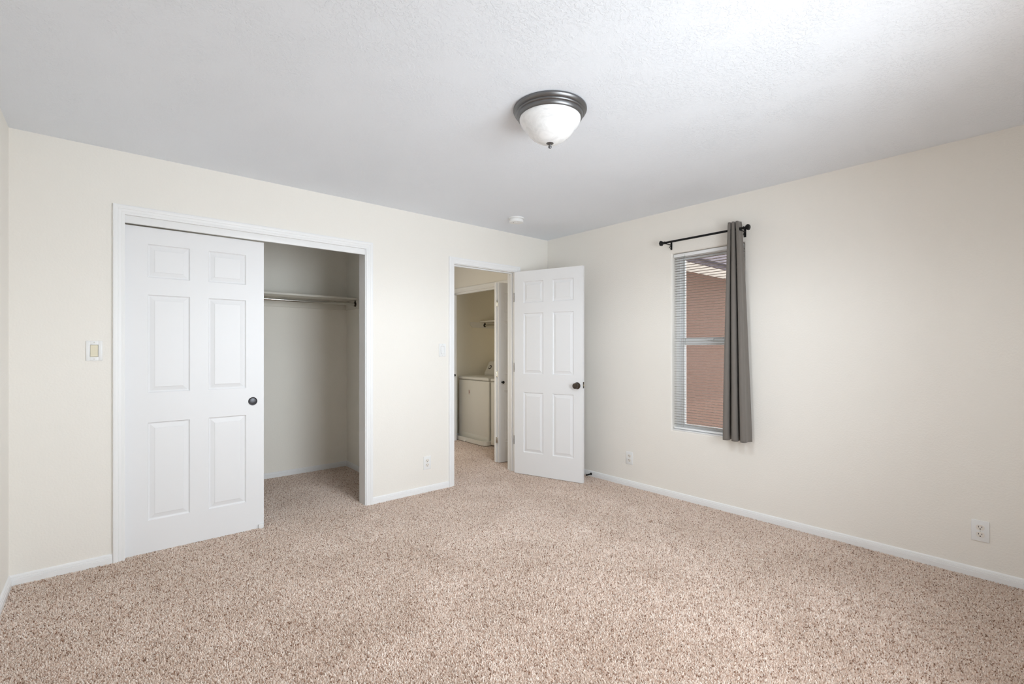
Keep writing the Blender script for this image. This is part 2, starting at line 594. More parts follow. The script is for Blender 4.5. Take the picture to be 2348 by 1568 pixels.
t4 = casing('trim_4', PL, LO0, LO1, LOZ, 'white casing above the laundry closet opening')
jb = MB()
jb.box(0, TW, LO0 - 0.001, LO0 + 0.010, 0, LOZ + 0.02)
jb.box(0, TW, LO1 - 0.010, LO1 + 0.001, 0, LOZ + 0.02)
jb.box(0.0, TW, LO0, LO1, LOZ, LOZ + 0.021)
jb.build('jamb', M['white'], t4)
MB().box(0.022, 0.060, LO0 + 0.012, LO1 - 0.012, LOZ - 0.024, LOZ).build('track', M['white'], t4)

BP = [(0, 0), (.0125, 0), (.0125, .031), (.0100, .0325), (.0115, .0345), (.0105, .043), (.0080, .0445), (.0092, .0465), (.0070, .054), (.0030, .0575), (0, .058)]

def baseboard(name, P, u0, u1, label, m0=0, m1=0):
    """m0/m1: +1 mitre for an inside corner at that end"""
    mb = MB()
    n = len(BP)
    vs = [P(u0 + m0 * t, t, z) for t, z in BP] + [P(u1 - m1 * t, t, z) for t, z in BP]
    fs = [tuple(range(n)), tuple(range(n, 2 * n))] + [(k, (k + 1) % n, n + (k + 1) % n, n + k) for k in range(n)]
    o = mb.add(vs, fs).build(name, M['white'])
    return tag(o, label, 'baseboard', kind='structure')

baseboard('baseboard_back', PB, XL, CX0 - 0.053, 'short white baseboard left of the closet casing', 1, 0)
baseboard('baseboard_back', PB, CX1 + 0.057, EX0 - 0.057, 'white baseboard between the closet and the doorway')
baseboard('baseboard_back', PB, EX1 + 0.057, 0.0, 'white baseboard in the corner behind the open door', 0, 1)
PR = lambda u, t, z: (-t, u, z)
baseboard('baseboard_right', PR, YR, 0.0, 'long white baseboard under the window wall', 1, 1)
PLf = lambda u, t, z: (XL + t, u, z)
baseboard('baseboard_left', PLf, YR, 0.0, 'white baseboard at the left edge of the view', 1, 1)
PRe = lambda u, t, z: (u, YR + t, z)
baseboard('baseboard_rear', PRe, XL, 0.0, 'white baseboard of the wall behind the viewer', 1, 1)
PCb = lambda u, t, z: (u, CB - t, z)
baseboard('baseboard_closet', PCb, CLF, CR, 'white baseboard along the back of the closet', 1, 1)
PCr = lambda u, t, z: (CR - t, u, z)
baseboard('baseboard_closet', PCr, TW, CB, 'short white baseboard on the closet side wall', 0, 1)
PHr = lambda u, t, z: (-t, u, z)
baseboard('baseboard_hall', PHr, LO1 + 0.057, 3.0, 'white baseboard of the hall past the laundry closet')

# ------------------------------------------------------------------ doors
RINGS = [(0.0, 0.0), (0.003, 0.0070), (0.007, 0.0100), (0.011, 0.0100), (0.034, 0.0032), (0.036, 0.0012), (0.039, 0.0012)]

def panel_slab(W, Hd, T, cols, rows):
    """moulded panel door slab, x 0..W, y 0..T (front at y 0), z 0..Hd"""
    mb = MB()
    xs = sorted({0.0, W, *[q for c in cols for q in c]})
    zs = sorted({0.0, Hd, *[q for c in rows for q in c]})
    for face in (0, 1):
        Y = (lambda d: d) if face == 0 else (lambda d: T - d)
        for i in range(len(xs) - 1):
            for j in range(len(zs) - 1):
                a, b_, c, d = xs[i], xs[i + 1], zs[j], zs[j + 1]
                if (a, b_) in [tuple(q) for q in cols] and (c, d) in [tuple(q) for q in rows]:
                    vs, fs = [], []
                    for ins, dep in RINGS:
                        vs += [(a + ins, Y(dep), c + ins), (b_ - ins, Y(dep), c + ins), (b_ - ins, Y(dep), d - ins), (a + ins, Y(dep), d - ins)]
                    for k in range(len(RINGS) - 1):
                        for q in range(4):
                            q2 = (q + 1) % 4
                            fs.append((k * 4 + q, k * 4 + q2, (k + 1) * 4 + q2, (k + 1) * 4 + q))
                    k = (len(RINGS) - 1) * 4
                    fs.append((k, k + 1, k + 2, k + 3))
                    mb.add(vs, fs)
                else:
                    mb.add([(a, Y(0), c), (b_, Y(0), c), (b_, Y(0), d), (a, Y(0), d)], [(0, 1, 2, 3)])
    for i in range(len(xs) - 1):
        for z in (0.0, Hd):
            mb.add([(xs[i], 0, z), (xs[i + 1], 0, z), (xs[i + 1], T, z), (xs[i], T, z)], [(0, 1, 2, 3)])
    for j in range(len(zs) - 1):
        for x in (0.0, W):
            mb.add([(x, 0, zs[j]), (x, T, zs[j]), (x, T, zs[j + 1]), (x, 0, zs[j + 1])], [(0, 1, 2, 3)])
    return mb

def build_slab(mb, name, parent, loc=(0, 0, 0)):
    o = mb.build(name, M['door'], parent, loc)
    bm = bmesh.new()
    bm.from_mesh(o.data)
    bmesh.ops.remove_doubles(bm, verts=bm.verts, dist=1e-5)
    bmesh.ops.recalc_face_normals(bm, faces=bm.faces)
    bm.to_mesh(o.data)
    bm.free()
    return o

# the open entry door: local x along the slab from its hinge side, front face towards the camera
d1 = tag(empty('door_1', (-0.5035, -0.030, 0.010), R(-72.34)), 'white six-panel door standing open into the room, bronze knob', 'door', kind='structure')
z0 = 0.010
build_slab(panel_slab(0.745, 2.031, 0.035, [(.107, .329), (.4325, .652)], [(.230 - z0, .830 - z0), (1.014 - z0, 1.620 - z0), (1.723 - z0, 1.935 - z0)]), 'door_leaf', d1)
KNOB = [(0, 0), (.032, 0), (.0325, .003), (.030, .007), (.018, .010), (.012, .013), (.0115, .024), (.015, .030), (.0235, .036), (.0275, .044), (.0270, .052), (.0225, .058), (.021, .0575), (.013, .0595), (0, .060)]
for nm, y, sgn in (('knob', 0.0, -1), ('knob', 0.035, 1)):
    k = MB().lathe(KNOB, (0.690, y, 0.908), seg=32, frame=(Vector((1, 0, 0)), Vector((0, 0, 1)), Vector((0, sgn, 0)))).build(nm, M['bronze'], d1, smooth=40)
    k['label'] = 'dark bronze round knob'
lp = MB().bbox(0.744, 0.7465, 0.005, 0.030, 0.885, 0.943, 0.001).build('latch_plate', M['bronze'], d1, smooth=30)
lp['label'] = 'dark bronze latch plate'
MB().bbox(0.745, 0.755, 0.011, 0.024, 0.904, 0.922, 0.003).build('latch_bolt', M['brass_bright'], lp, smooth=30)
for hz in (1.79, 1.075, 0.335):
    hg = MB()
    hg.bbox(-0.0015, 0.0005, 0.004, 0.034, hz - z0 - .045, hz - z0 + .045, 0.0006)
    hg.tube([(-0.004, 0.039, hz - z0 - .045), (-0.004, 0.039, hz - z0 + .045)], 0.006, 12)
    hg.bbox(-0.030, -0.004, 0.0375, 0.0395, hz - z0 - .045, hz - z0 + .045, 0.0006)
    hb = hg.build('hinge', M['bronze'], d1, smooth=40)
    hb['label'] = 'dark bronze hinge'

# the closet sliding door
d2 = tag(empty('door_2', (CX0 + 0.005, 0.030, 0.0)), 'white six-panel sliding closet door with a dark round finger pull', 'door', kind='structure')
zc = 0.004
build_slab(panel_slab(0.760, 2.010, 0.034, [(.1085, .3255), (.4280, .6480)], [(.203 - zc, .808 - zc), (.993 - zc, 1.599 - zc), (1.706 - zc, 1.912 - zc)]), 'door_leaf', d2, (0, 0, zc))
fp = MB().lathe([(.0285, 0.003), (.0285, -.0015), (.0265, -.0030), (.0235, -.0022), (.0220, .0000), (.0215, -.0002), (0, -.0004)], (0.690, -0.0005, 0.899), seg=40,
                frame=(Vector((1, 0, 0)), Vector((0, 0, 1)), Vector((0, 1, 0)))).build('finger_pull', M['pull'], d2, smooth=35)
fp['label'] = 'dark pewter round finger pull'
gd = MB()
gd.bbox(-2.835, -2.806, 0.014, 0.026, 0.0, 0.034, 0.002)
gd.bbox(-2.835, -2.806, 0.014, 0.076, 0.0, 0.004, 0.001)
tag(gd.build('floor_guide', M['plastic'], origin=(-2.82, 0.03, 0), smooth=30), 'small white plastic guide at the foot of the sliding closet door', 'door guide')

# laundry bifold doors
def bifold(name, leafs, label, knob_at, hinge_pts):
    e = tag(empty(name, (leafs[0][0], leafs[0][1], 0.0)), label, 'door', kind='structure')
    base = Vector((leafs[0][0], leafs[0][1], 0))
    for (x, y, ang) in leafs:
        o = build_slab(panel_slab(0.375, 1.985, 0.031, [(.068, .300)], [(.22, .79), (.97, 1.56), (1.66, 1.87)]), 'door_leaf', e, Vector((x, y, 0.010)) - base)
        o.rotation_euler = (0, 0, R(ang))
    kb = MB().lathe([(0, 0), (.009, 0), (.007, .004), (.006, .012), (.013, .018), (.0165, .025), (.0150, .031), (.009, .0345), (0, .0352)], Vector(knob_at) - base, seg=24,
                    frame=(Vector((1, 0, 0)), Vector((0, 0, 1)), Vector((0, -1, 0)))).build('knob', M['black_metal'], e, smooth=50)
    kb['label'] = 'black round knob'
    for p in hinge_pts:
        q = Vector(p) - base
        hg = MB()
        hg.bbox(q.x - .0025, q.x + .0005, q.y - .018, q.y + .018, q.z - .032, q.z + .032, 0.001)
        hg.tube([(q.x - .004, q.y, q.z - .034), (q.x - .004, q.y, q.z + .034)], 0.0045, 10)
        for s_ in (-1, 1):
            hg.lathe([(0, 0), (.0045, 0), (.003, .002), (0, .0025)], (q.x - .0022, q.y - .010, q.z + s_ * .026), seg=12,
                     frame=(Vector((0, 1, 0)), Vector((0, 0, 1)), Vector((-1, 0, 0))))
        hb = hg.build('hinge', M['chrome'], e, smooth=40)
        hb['label'] = 'bright steel hinge'
    return e

bifold('door_3', [(-0.361, 0.398, -12.0), (-0.366, 0.432, 4.0)], 'white folding laundry door folded open beside the entry doorway jamb',
       (-0.321, 0.3895, 0.895), [(-0.3635, 0.432, z) for z in (1.764, 0.985, 0.255)])
bifold('door_4', [(-0.374, 1.754, 0.0), (-0.374, 1.787, 0.0)], 'white folding laundry door at the far side of the washer',
       (-0.047, 1.754, 0.905), [(-0.3745, 1.786, z) for z in (1.764, 0.985, 0.255)])

# ------------------------------------------------------------------ right window
w1 = tag(MB().box(0.075, 0.155, WY0, WY0 + 0.034, WZ0, WZ1).box(0.075, 0.155, WY1 - 0.034, WY1, WZ0, WZ1)
         .box(0.075, 0.155, WY0 + 0.034, WY1 - 0.034, WZ1 - 0.030, WZ1).box(0.075, 0.155, WY0 + 0.034, WY1 - 0.034, WZ0, WZ0 + 0.028)
         .build('window_1', M['vinyl']), 'tall narrow white vinyl window beside the grey curtain', 'window', kind='structure')

def sash(name, x0, x1, za, zb, fw, bot, top):
    mb = MB()
    ya, yb = WY0 + 0.034, WY1 - 0.034
    mb.box(x0, x1, ya, ya + fw, za, zb).box(x0, x1, yb - fw, yb, za, zb)
    mb.box(x0, x1, ya + fw, yb - fw, za, za + bot).box(x0, x1, ya + fw, yb - fw, zb - top, zb)
    s_ = mb.build(name, M['vinyl'], w1)
    xm = (x0 + x1) / 2
    MB().box(xm - .002, xm + .002, ya + fw, yb - fw, za + bot, zb - top).build('glass_pane', M['glass'], s_)
    return s_
sash('upper_sash', 0.115, 0.140, 1.325, WZ1 - 0.030, 0.020, 0.034, 0.014)
ls = sash('lower_sash', 0.082, 0.112, WZ0 + 0.028, 1.352, 0.036, 0.022, 0.056)
MB().bbox(0.068, 0.082, -1.82, -1.76, 1.336, 1.350, 0.002).build('sash_lock', M['vinyl'], ls, smooth=30)
MB().bbox(0.002, 0.075, WY0 + 0.002, WY1 - 0.002, WZ0 - 0.001, WZ0 + 0.010, 0.003).build('sill', M['white'], w1, smooth=30)

# rear window, behind the viewer
w2 = MB()
for a in ((-2.75, -2.70), (-1.30, -1.25), (-2.02, -1.98)):
    w2.box(a[0], a[1], YR - 0.13, YR - 0.07, 0.60, 2.07)
w2.box(-2.70, -1.30, YR - 0.13, YR - 0.07, 0.60, 0.65).box(-2.70, -1.30, YR - 0.13, YR - 0.07, 2.02, 2.07)
w2 = tag(w2.build('window_2', M['vinyl']), 'wide white vinyl window in the wall behind the viewer', 'window', kind='structure')

# mini blind in the right window
bl = tag(empty('window_blind', (0.040, (WY0 + WY1) / 2, WZ1)), 'mini blind lowered inside the narrow window, its thin slats open', 'blind')
B0 = Vector(bl.location)
by0, by1 = WY0 + 0.008, WY1 - 0.008
mb = MB().bbox(0.016, 0.044, by0, by1, 2.038, 2.064, 0.002)
mb.build('headrail', M['vinyl'], bl, origin=B0, smooth=30)
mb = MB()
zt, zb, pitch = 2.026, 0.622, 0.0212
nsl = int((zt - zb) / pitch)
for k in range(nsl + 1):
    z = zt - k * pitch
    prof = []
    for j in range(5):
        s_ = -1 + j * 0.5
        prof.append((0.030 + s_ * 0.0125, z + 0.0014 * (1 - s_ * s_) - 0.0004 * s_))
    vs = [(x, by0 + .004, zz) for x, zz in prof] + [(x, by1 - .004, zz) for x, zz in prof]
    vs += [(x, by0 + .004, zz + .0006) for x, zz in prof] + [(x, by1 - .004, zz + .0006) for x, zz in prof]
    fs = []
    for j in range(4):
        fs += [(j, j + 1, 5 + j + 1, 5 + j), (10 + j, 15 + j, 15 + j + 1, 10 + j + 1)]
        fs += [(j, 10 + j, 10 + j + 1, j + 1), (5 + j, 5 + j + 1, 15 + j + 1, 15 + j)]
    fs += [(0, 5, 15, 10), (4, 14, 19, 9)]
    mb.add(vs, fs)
mb.build('slats', M['slat_shaded'], bl, origin=B0)
MB().bbox(0.018, 0.042, by0 + .002, by1 - .002, 0.590, 0.604, 0.003).build('bottom_rail', M['vinyl'], bl, origin=B0, smooth=30)
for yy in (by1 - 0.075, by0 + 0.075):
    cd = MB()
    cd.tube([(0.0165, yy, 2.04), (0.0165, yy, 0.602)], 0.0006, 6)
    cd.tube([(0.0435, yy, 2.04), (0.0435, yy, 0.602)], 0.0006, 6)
    cd.build('ladder_cord', M['slat_shaded'], bl, origin=B0)
wd = MB().tube([(0.010, by1 - 0.105, 2.034), (0.009, by1 - 0.108, 1.30)], 0.0032, 8)
wd.lathe([(0, -.012), (.004, -.010), (.004, .012), (0, .014)], (0.010, by1 - 0.105, 2.034), seg=8)
wd.build('tilt_wand', M['glass'], bl, origin=B0)

# curtain rod
RX, RZ = -0.080, 2.156
cr = tag(empty('curtain_rod', (RX, -1.80, RZ)), 'slim black curtain rod with faceted finials above the narrow window', 'curtain rod')
C0 = Vector(cr.location)
MB().tube([(RX, -1.462, RZ), (RX, -2.128, RZ)], 0.0085, 16).build('rod', M['black_metal'], cr, origin=C0, smooth=40)
FIN = [(0, 0), (.0125, 0), (.0125, .006), (.0085, .009), (.0085, .014), (.0135, .018), (.0235, .034), (.0215, .046), (.013, .052), (0, .052)]
for yy, sg in ((-1.472, 1), (-2.118, -1)):
    MB().lathe([(r_, h_ * 0.92) for r_, h_ in FIN], (RX, yy, RZ), seg=6, frame=(Vector((1, 0, 0)), Vector((0, 0, 1)), Vector((0, sg, 0)))).build('finial', M['black_metal'], cr, origin=C0)
for yy in (-1.487, -2.098):
    bk = MB()
    bk.bbox(-0.004, 0.0, yy - .008, yy + .008, RZ - .052, RZ + .012, 0.001)
    bk.bbox(-0.088, -0.003, yy - .005, yy + .005, RZ - .0145, RZ - .0085, 0.001)
    bk.bbox(-0.094, -0.0885, yy - .005, yy + .005, RZ - .014, RZ + .006, 0.001)
    bk.tube([(-0.006, yy, RZ - .012), (-0.034, yy, RZ - .034), (-0.004, yy, RZ - .045)], 0.003, 8)
    for zz in (RZ - .043, RZ + .002):
        bk.lathe([(.0035, 0), (.003, .002), (0, .0025)], (-0.004, yy, zz), seg=10, frame=(Vector((0, 1, 0)), Vector((0, 0, 1)), Vector((-1, 0, 0))))
    bk.build('bracket', M['black_metal'], cr, origin=C0, smooth=30)

# curtain gathered at the right end of the rod
mb = MB()
NZ, NS = 130, 150
zs_ = [2.212 - (2.212 - 0.578) * (k / (NZ - 1)) for k in range(NZ)]
for z in zs_:
    f = (2.212 - z) / (2.212 - 0.578)
    g = f ** 0.75
    y_r = -2.094 - 0.070 * g
    y_l = -2.008 + 0.044 * g
    amp = 0.026 + 0.016 * g
    for j in range(NS):
        s_ = j / (NS - 1)
        ph = 2 * math.pi * 3.0 * s_ + 0.25 * math.sin(3 * f + 1) * (1 - abs(2 * s_ - 1))
        yy = y_l + (y_r - y_l) * s_ - math.sin(2 * ph) * (0.0050 + 0.0070 * g) * min(1, 6 * s_, 6 * (1 - s_))
        xx = RX + amp * math.cos(ph) + 0.004 * math.sin(5 * f + 9 * s_) * g
        mb.v.append((xx, yy, z))
for k in range(NZ - 1):
    for j in range(NS - 1):
        q = (k * NS + j, k * NS + j + 1, (k + 1) * NS + j + 1, (k + 1) * NS + j)
        mx_ = sum(mb.v[a][0] for a in q) / 4 - RX
        mz_ = sum(mb.v[a][2] for a in q) / 4 - RZ
        if math.hypot(mx_, mz_) < 0.0105:      # the grommet holes the rod runs through
            continue
        mb.f.append(q)
        mb.m.append(0)
cu = mb.build('curtain', M['curtain'], origin=(RX, -2.055, 0.578), smooth=80)
so = cu.modifiers.new('cloth_thickness', 'SOLIDIFY')
so.thickness = 0.0016
tag(cu, 'taupe grey curtain panel gathered in folds at the rod end', 'curtain')

# ------------------------------------------------------------------ ceiling fittings
LC = Vector((-1.9955, -2.010, H))
cl = tag(empty('ceiling_light', LC), 'round flush ceiling light with pewter rim and frosted glass bowl', 'ceiling light')
MB().lathe([(0.0, 0), (.176, 0), (.1795, -.003), (.1800, -.010), (.1765, -.017), (.1705, -.0215), (.1685, -.0225), (.1690, -.0265), (.1665, -.0300), (.1625, -.0318),
            (.1610, -.0328), (.1612, -.0350), (.1590, -.0430), (.1555, -.0485), (.1530, -.0500), (.1500, -.0500), (.1490, -.046), (.147, -.02), (0, -.02)], (0, 0, 0), seg=96).build('rim', M['pewter'], cl, smooth=28)
MB().lathe([(.1490, -.047), (.1505, -.0505), (.1490, -.0590), (.1440, -.0700), (.1350, -.0820), (.1260, -.0905), (.1205, -.0970), (.1140, -.1080), (.1040, -.1215),
            (.0900, -.1355), (.0720, -.1480), (.0500, -.1590), (.0250, -.1655), (0, -.1675)], (0, 0, 0), seg=96).build('glass_bowl', M['lamp_glass'], cl, smooth=60)
MB().lathe([(0, -.165), (.0175, -.1655), (.0180, -.1675), (.0150, -.1700), (.0090, -.1730), (.0055, -.1760), (.0050, -.1785), (.0080, -.1810), (.0088, -.1850), (.0065, -.1895), (0, -.1910)],
           (0, 0, 0), seg=32).build('finial', M['pewter'], cl, smooth=40)

lamp('ceiling_light_bulbs', 'SPOT', LC + Vector((0, 0, -0.20)), (0, 0, 0), 41.0, (0.86, 0.94, 1.0),
     spot_size=R(172), spot_blend=0.35, shadow_soft_size=0.10)

SD = Vector((-0.845, -0.448, H))
sd = tag(empty('smoke_detector', SD), 'small round white smoke detector on the ceiling near the corner', 'smoke detector')
MB().lathe([(0, 0), (.070, 0), (.0715, -.004), (.0705, -.010), (.067, -.012), (0, -.012)], seg=48).build('base', M['plastic'], sd, smooth=30)
MB().lathe([(0, -.010), (.060, -.010), (.0610, -.014), (.0575, -.0155), (.0575, -.018), (.0640, -.020), (.0635, -.034), (.0600, -.0405), (.050, -.0425), (.030, -.0435), (0, -.044)],
           seg=48).build('cover', M['plastic'], sd, smooth=30)
MB().lathe([(0, -.042), (.0125, -.043), (.0120, -.0465), (.009, -.0475), (0, -.0475)], (-.012, -.020, 0), seg=24).build('test_button', M['plastic'], sd, smooth=30)
MB().lathe([(0, -.042), (.003, -.043), (.002, -.0455), (0, -.046)], (-.030, .004, 0), seg=10).build('indicator', M['dark_slot'], sd, smooth=30)

# ------------------------------------------------------------------ switches and outlets
# local frame: x to the right seen from the room, y into the wall, z up, origin at the plate's centre on the wall face
def make_switch(loc, rocker_mat, label):
    e = tag(empty('light_switch', loc), label, 'light switch')
    fr_ = MB()
    fr_.bbox(-.036, -.0178, -.0062, 0, -.0575, .0575, .0022)
    fr_.bbox(.0178, .036, -.0062, 0, -.0575, .0575, .0022)
    fr_.bbox(-.0192, .0192, -.0061, 0, .0345, .0574, .0021)
    fr_.bbox(-.0192, .0192, -.0061, 0, -.0574, -.0345, .0021)
    fr_.build('wall_plate', M['plastic'], e, smooth=30)
    rk = MB()
    rk.prism([(-.0020, -.0335), (-.0088, -.0325), (-.0060, 0.0), (-.0048, .0325), (-.0020, .0335)], lambda y, z, t: (t, y, z), -.0163, .0163)
    r_ = rk.build('rocker', rocker_mat, e)
    if rocker_mat is M['ivory']:
        r_['label'] = 'ivory rocker'
    for zz in (.0475, -.0475):
        MB().lathe([(0, 0), (.0028, 0), (.0024, .0008), (0, .001)], (0, -.0061, zz), seg=12, frame=(Vector((1, 0, 0)), Vector((0, 0, 1)), Vector((0, -1, 0)))).build('screw', M['screw'], e)
    return e
make_switch((-3.699, 0, 1.2525), M['ivory'], 'light switch with ivory rocker left of the closet casing')
make_switch((-1.3415, 0, 1.2525), M['plastic'], 'all-white light switch beside the doorway casing')

def make_outlet(loc, label):
    e = tag(empty('wall_outlet', loc), label, 'outlet', 'duplex wall outlets')
    MB().bbox(-.036, .036, -.0058, 0, -.0575, .0575, .0022, 3).build('wall_plate', M['plastic'], e, smooth=30)
    for zz in (.0195, -.0195):
        poly = []
        for k in range(28):
            t = 2 * math.pi * k / 28
            poly.append((.0172 * math.cos(t), max(-.0135, min(.0135, .0172 * math.sin(t)))))
        rc = MB()
        rc.prism(poly, lambda x, z, t: (x, t, z + zz), -.0076, -.0050)
        ro = rc.build('receptacle', M['almond'], e)
        sl = MB()
        sl.box(-.0078, -.0054, -.0079, -.0070, zz - .0012, zz + .0078)
        sl.box(.0054, .0078, -.0079, -.0070, zz - .0002, zz + .0070)
        sl.lathe([(0, 0), (.0030, 0), (.0030, .0009), (0, .0009)], (0, -.0070, zz - .0080), seg=12, frame=(Vector((1, 0, 0)), Vector((0, 0, 1)), Vector((0, -1, 0))))
        sl.build('slots', M['dark_slot'], ro)
    MB().lathe([(0, 0), (.0028, 0), (.0024, .0008), (0, .001)], (0, -.0057, 0), seg=12, frame=(Vector((1, 0, 0)), Vector((0, 0, 1)), Vector((0, -1, 0)))).build('screw', M['screw'], e)
    return e
o1 = make_outlet((-1.499, 0, .2605), 'white outlet low on the wall between closet and doorway')
for (yy, lb) in ((-1.064, 'white outlet low on the wall just right of the open door'), (-3.360, 'white outlet low on the window wall at the far right')):
    o2 = copy_tree(o1)
    o2.location = (0, yy, .2625)
    o2.rotation_euler = (0, 0, R(-90))
    o2['label'] = lb

# spring door stop on the right baseboard
ds = tag(empty('door_stop', (-0.0123, -0.620, 0.030)), 'small black spring door stop on the baseboard beside the open door', 'door stop')
MB().lathe([(0, 0), (.0125, 0), (.0125, .003), (.008, .010), (.0065, .012), (0, .012)], seg=20, frame=(Vector((0, 1, 0)), Vector((0, 0, 1)), Vector((-1, 0, 0)))).build('base', M['black_metal'], ds, smooth=40)
pts = []
for k in range(9 * 14 + 1):
    t = 2 * math.pi * k / 14
    pts.append((-.010 - .050 * k / (9 * 14), .0055 * math.cos(t), .0055 * math.sin(t)))
MB().tube(pts, .0016, 6).build('spring', M['black_metal'], ds, smooth=60)
MB().lathe([(0, .058), (.0075, .058), (.0085, .062), (.0085, .070), (.006, .074), (0, .0745)], seg=20, frame=(Vector((0, 1, 0)), Vector((0, 0, 1)), Vector((-1, 0, 0)))).build('tip', M['black_metal'], ds, smooth=40)

# ------------------------------------------------------------------ closet shelf and rod
cs = tag(empty('closet_shelf', (-2.6, 1.08, 1.77)), 'long white shelf on cleats across the inside of the closet', 'shelf')
S0 = Vector(cs.location)
MB().bbox(CLF + .001, CR - .001, 1.075, CB - .001, 1.768, 1.787, 0.002).build('shelf_board', M['shelf'], cs, origin=S0, smooth=30)
MB().bbox(CLF + .001, CR - .001, CB - .019, CB - .001, 1.678, 1.767, 0.002).build('back_cleat', M['shelf'], cs, origin=S0, smooth=30)
MB().bbox(CR - .019, CR - .001, 1.055, CB - .020, 1.678, 1.767, 0.002).build('side_cleat', M['shelf'], cs, origin=S0, smooth=30)
MB().bbox(CLF + .001, CLF + .019, 1.055, CB - .020, 1.678, 1.767, 0.002).build('side_cleat', M['shelf'], cs, origin=S0, smooth=30)
rr = tag(empty('closet_rod', (-2.6, 1.105, 1.722)), 'shiny steel hanging rod under the closet shelf', 'clothes rod')
S0 = Vector(rr.location)
MB().tube([(CLF + .022, 1.105, 1.722), (CR - .022, 1.105, 1.722)], .0155, 24).build('rod', M['chrome'], rr, origin=S0, smooth=40)
for xx, sg in ((CR - .0195, -1), (CLF + .0195, 1)):
    sk = MB()
    sk.lathe([(0, 0), (.027, 0), (.027, .003), (.021, .005), (.021, .013), (.0165, .013), (.0160, .004), (0, .004)], (xx, 1.105, 1.722), seg=24, frame=(Vector((0, 1, 0)), Vector((0, 0, 1)), Vector((sg, 0, 0))))
    sk.bbox(min(xx, xx + sg * .004), max(xx, xx + sg * .004), 1.092, 1.118, 1.722, 1.762, .001)
    sk.build('rod_socket', M['bronze'], rr, origin=S0, smooth=35)

# ------------------------------------------------------------------ laundry closet
ws = tag(empty('laundry_shelf', (0.65, 1.0, 1.657)), 'white shelf on chamfered cleats high in the laundry closet', 'shelf')
S0 = Vector(ws.location)
MB().bbox(0.580, LB - .001, LN + .001, LF - .001, 1.657, 1.676, 0.002).build('shelf_board', M['shelf'], ws, origin=S0, smooth=30)
clt = [(0.405, 1.6565), (0.405, 1.606), (0.442, 1.574), (LB - .001, 1.574), (LB - .001, 1.6565)]
for y0_, y1_ in ((LF - .020, LF - .001), (LN + .001, LN + .020)):
    MB().prism(clt, lambda x, z, t: (x, t, z), y0_, y1_).build('cleat', M['shelf'], ws, origin=S0)
wr2 = tag(empty('laundry_rod', (0.660, 1.0, 1.612)), 'thin metal hanging rod under the laundry closet shelf', 'clothes rod')
S0 = Vector(wr2.location)
MB().tube([(0.660, LN + .022, 1.612), (0.660, LF - .022, 1.612)], .0145, 20).build('rod', M['chrome'], wr2, origin=S0, smooth=40)
for yy, sg in ((LF - .0205, -1), (LN + .0205, 1)):
    sk = MB()
    sk.lathe([(0, 0), (.026, 0), (.026, .003), (.020, .005), (.020, .013), (.0155, .013), (.0150, .004), (0, .004)], (0.660, yy, 1.612), seg=24, frame=(Vector((1, 0, 0)), Vector((0, 0, 1)), Vector((0, sg, 0))))
    sk.bbox(0.647, .673, min(yy, yy + sg * .004), max(yy, yy + sg * .004), 1.612, 1.652, .001)
    sk.build('rod_socket', M['bronze'], wr2, origin=S0, smooth=35)

# washer in its drain pan
pn = MB()
def rrect(x0, x1, y0, y1, r, n=5):
    out = []
    for cx_, cy_, a0 in ((x1 - r, y1 - r, 0), (x0 + r, y1 - r, 90), (x0 + r, y0 + r, 180), (x1 - r, y0 + r, 270)):
        for k in range(n + 1):
            t = R(a0 + 90 * k / n)
            out.append((cx_ + r * math.cos(t), cy_ + r * math.sin(t)))
    return out
rings = [rrect(.060, .806, 1.192, 1.948, .05) , rrect(.052, .812, 1.184, 1.956, .055), rrect(.046, .816, 1.178, 1.962, .06), rrect(.056, .806, 1.188, 1.952, .05), rrect(.062, .802, 1.194, 1.946, .05)]
zz = [0.006, 0.010, 0.066, 0.066, 0.014]
vs, fs = [], []
for rg, z in zip(rings, zz):
    vs += [(x, y, z) for x, y in rg]
n = len(rings[0])
for k in range(len(rings) - 1):
    for j in range(n):
        j2 = (j + 1) % n
        fs.append((k * n + j, k * n + j2, (k + 1) * n + j2, (k + 1) * n + j))
fs.append(tuple(range(n)))
fs.append(tuple((len(rings) - 1) * n + j for j in range(n)))
pn.add(vs, fs)
pno = tag(pn.build('drain_pan', M['pan'], origin=(.43, 1.57, 0.006), smooth=35), 'white plastic drain pan under the washing machine', 'drain pan')
MB().lathe([(0, 0), (.010, 0), (.010, .018), (.013, .019), (.013, .030), (0, .031)], (.046 - .43, 1.60 - 1.57, 0.022), seg=14,
           frame=(Vector((0, 1, 0)), Vector((0, 0, 1)), Vector((-1, 0, 0)))).build('drain_spout', M['pan'], pno)

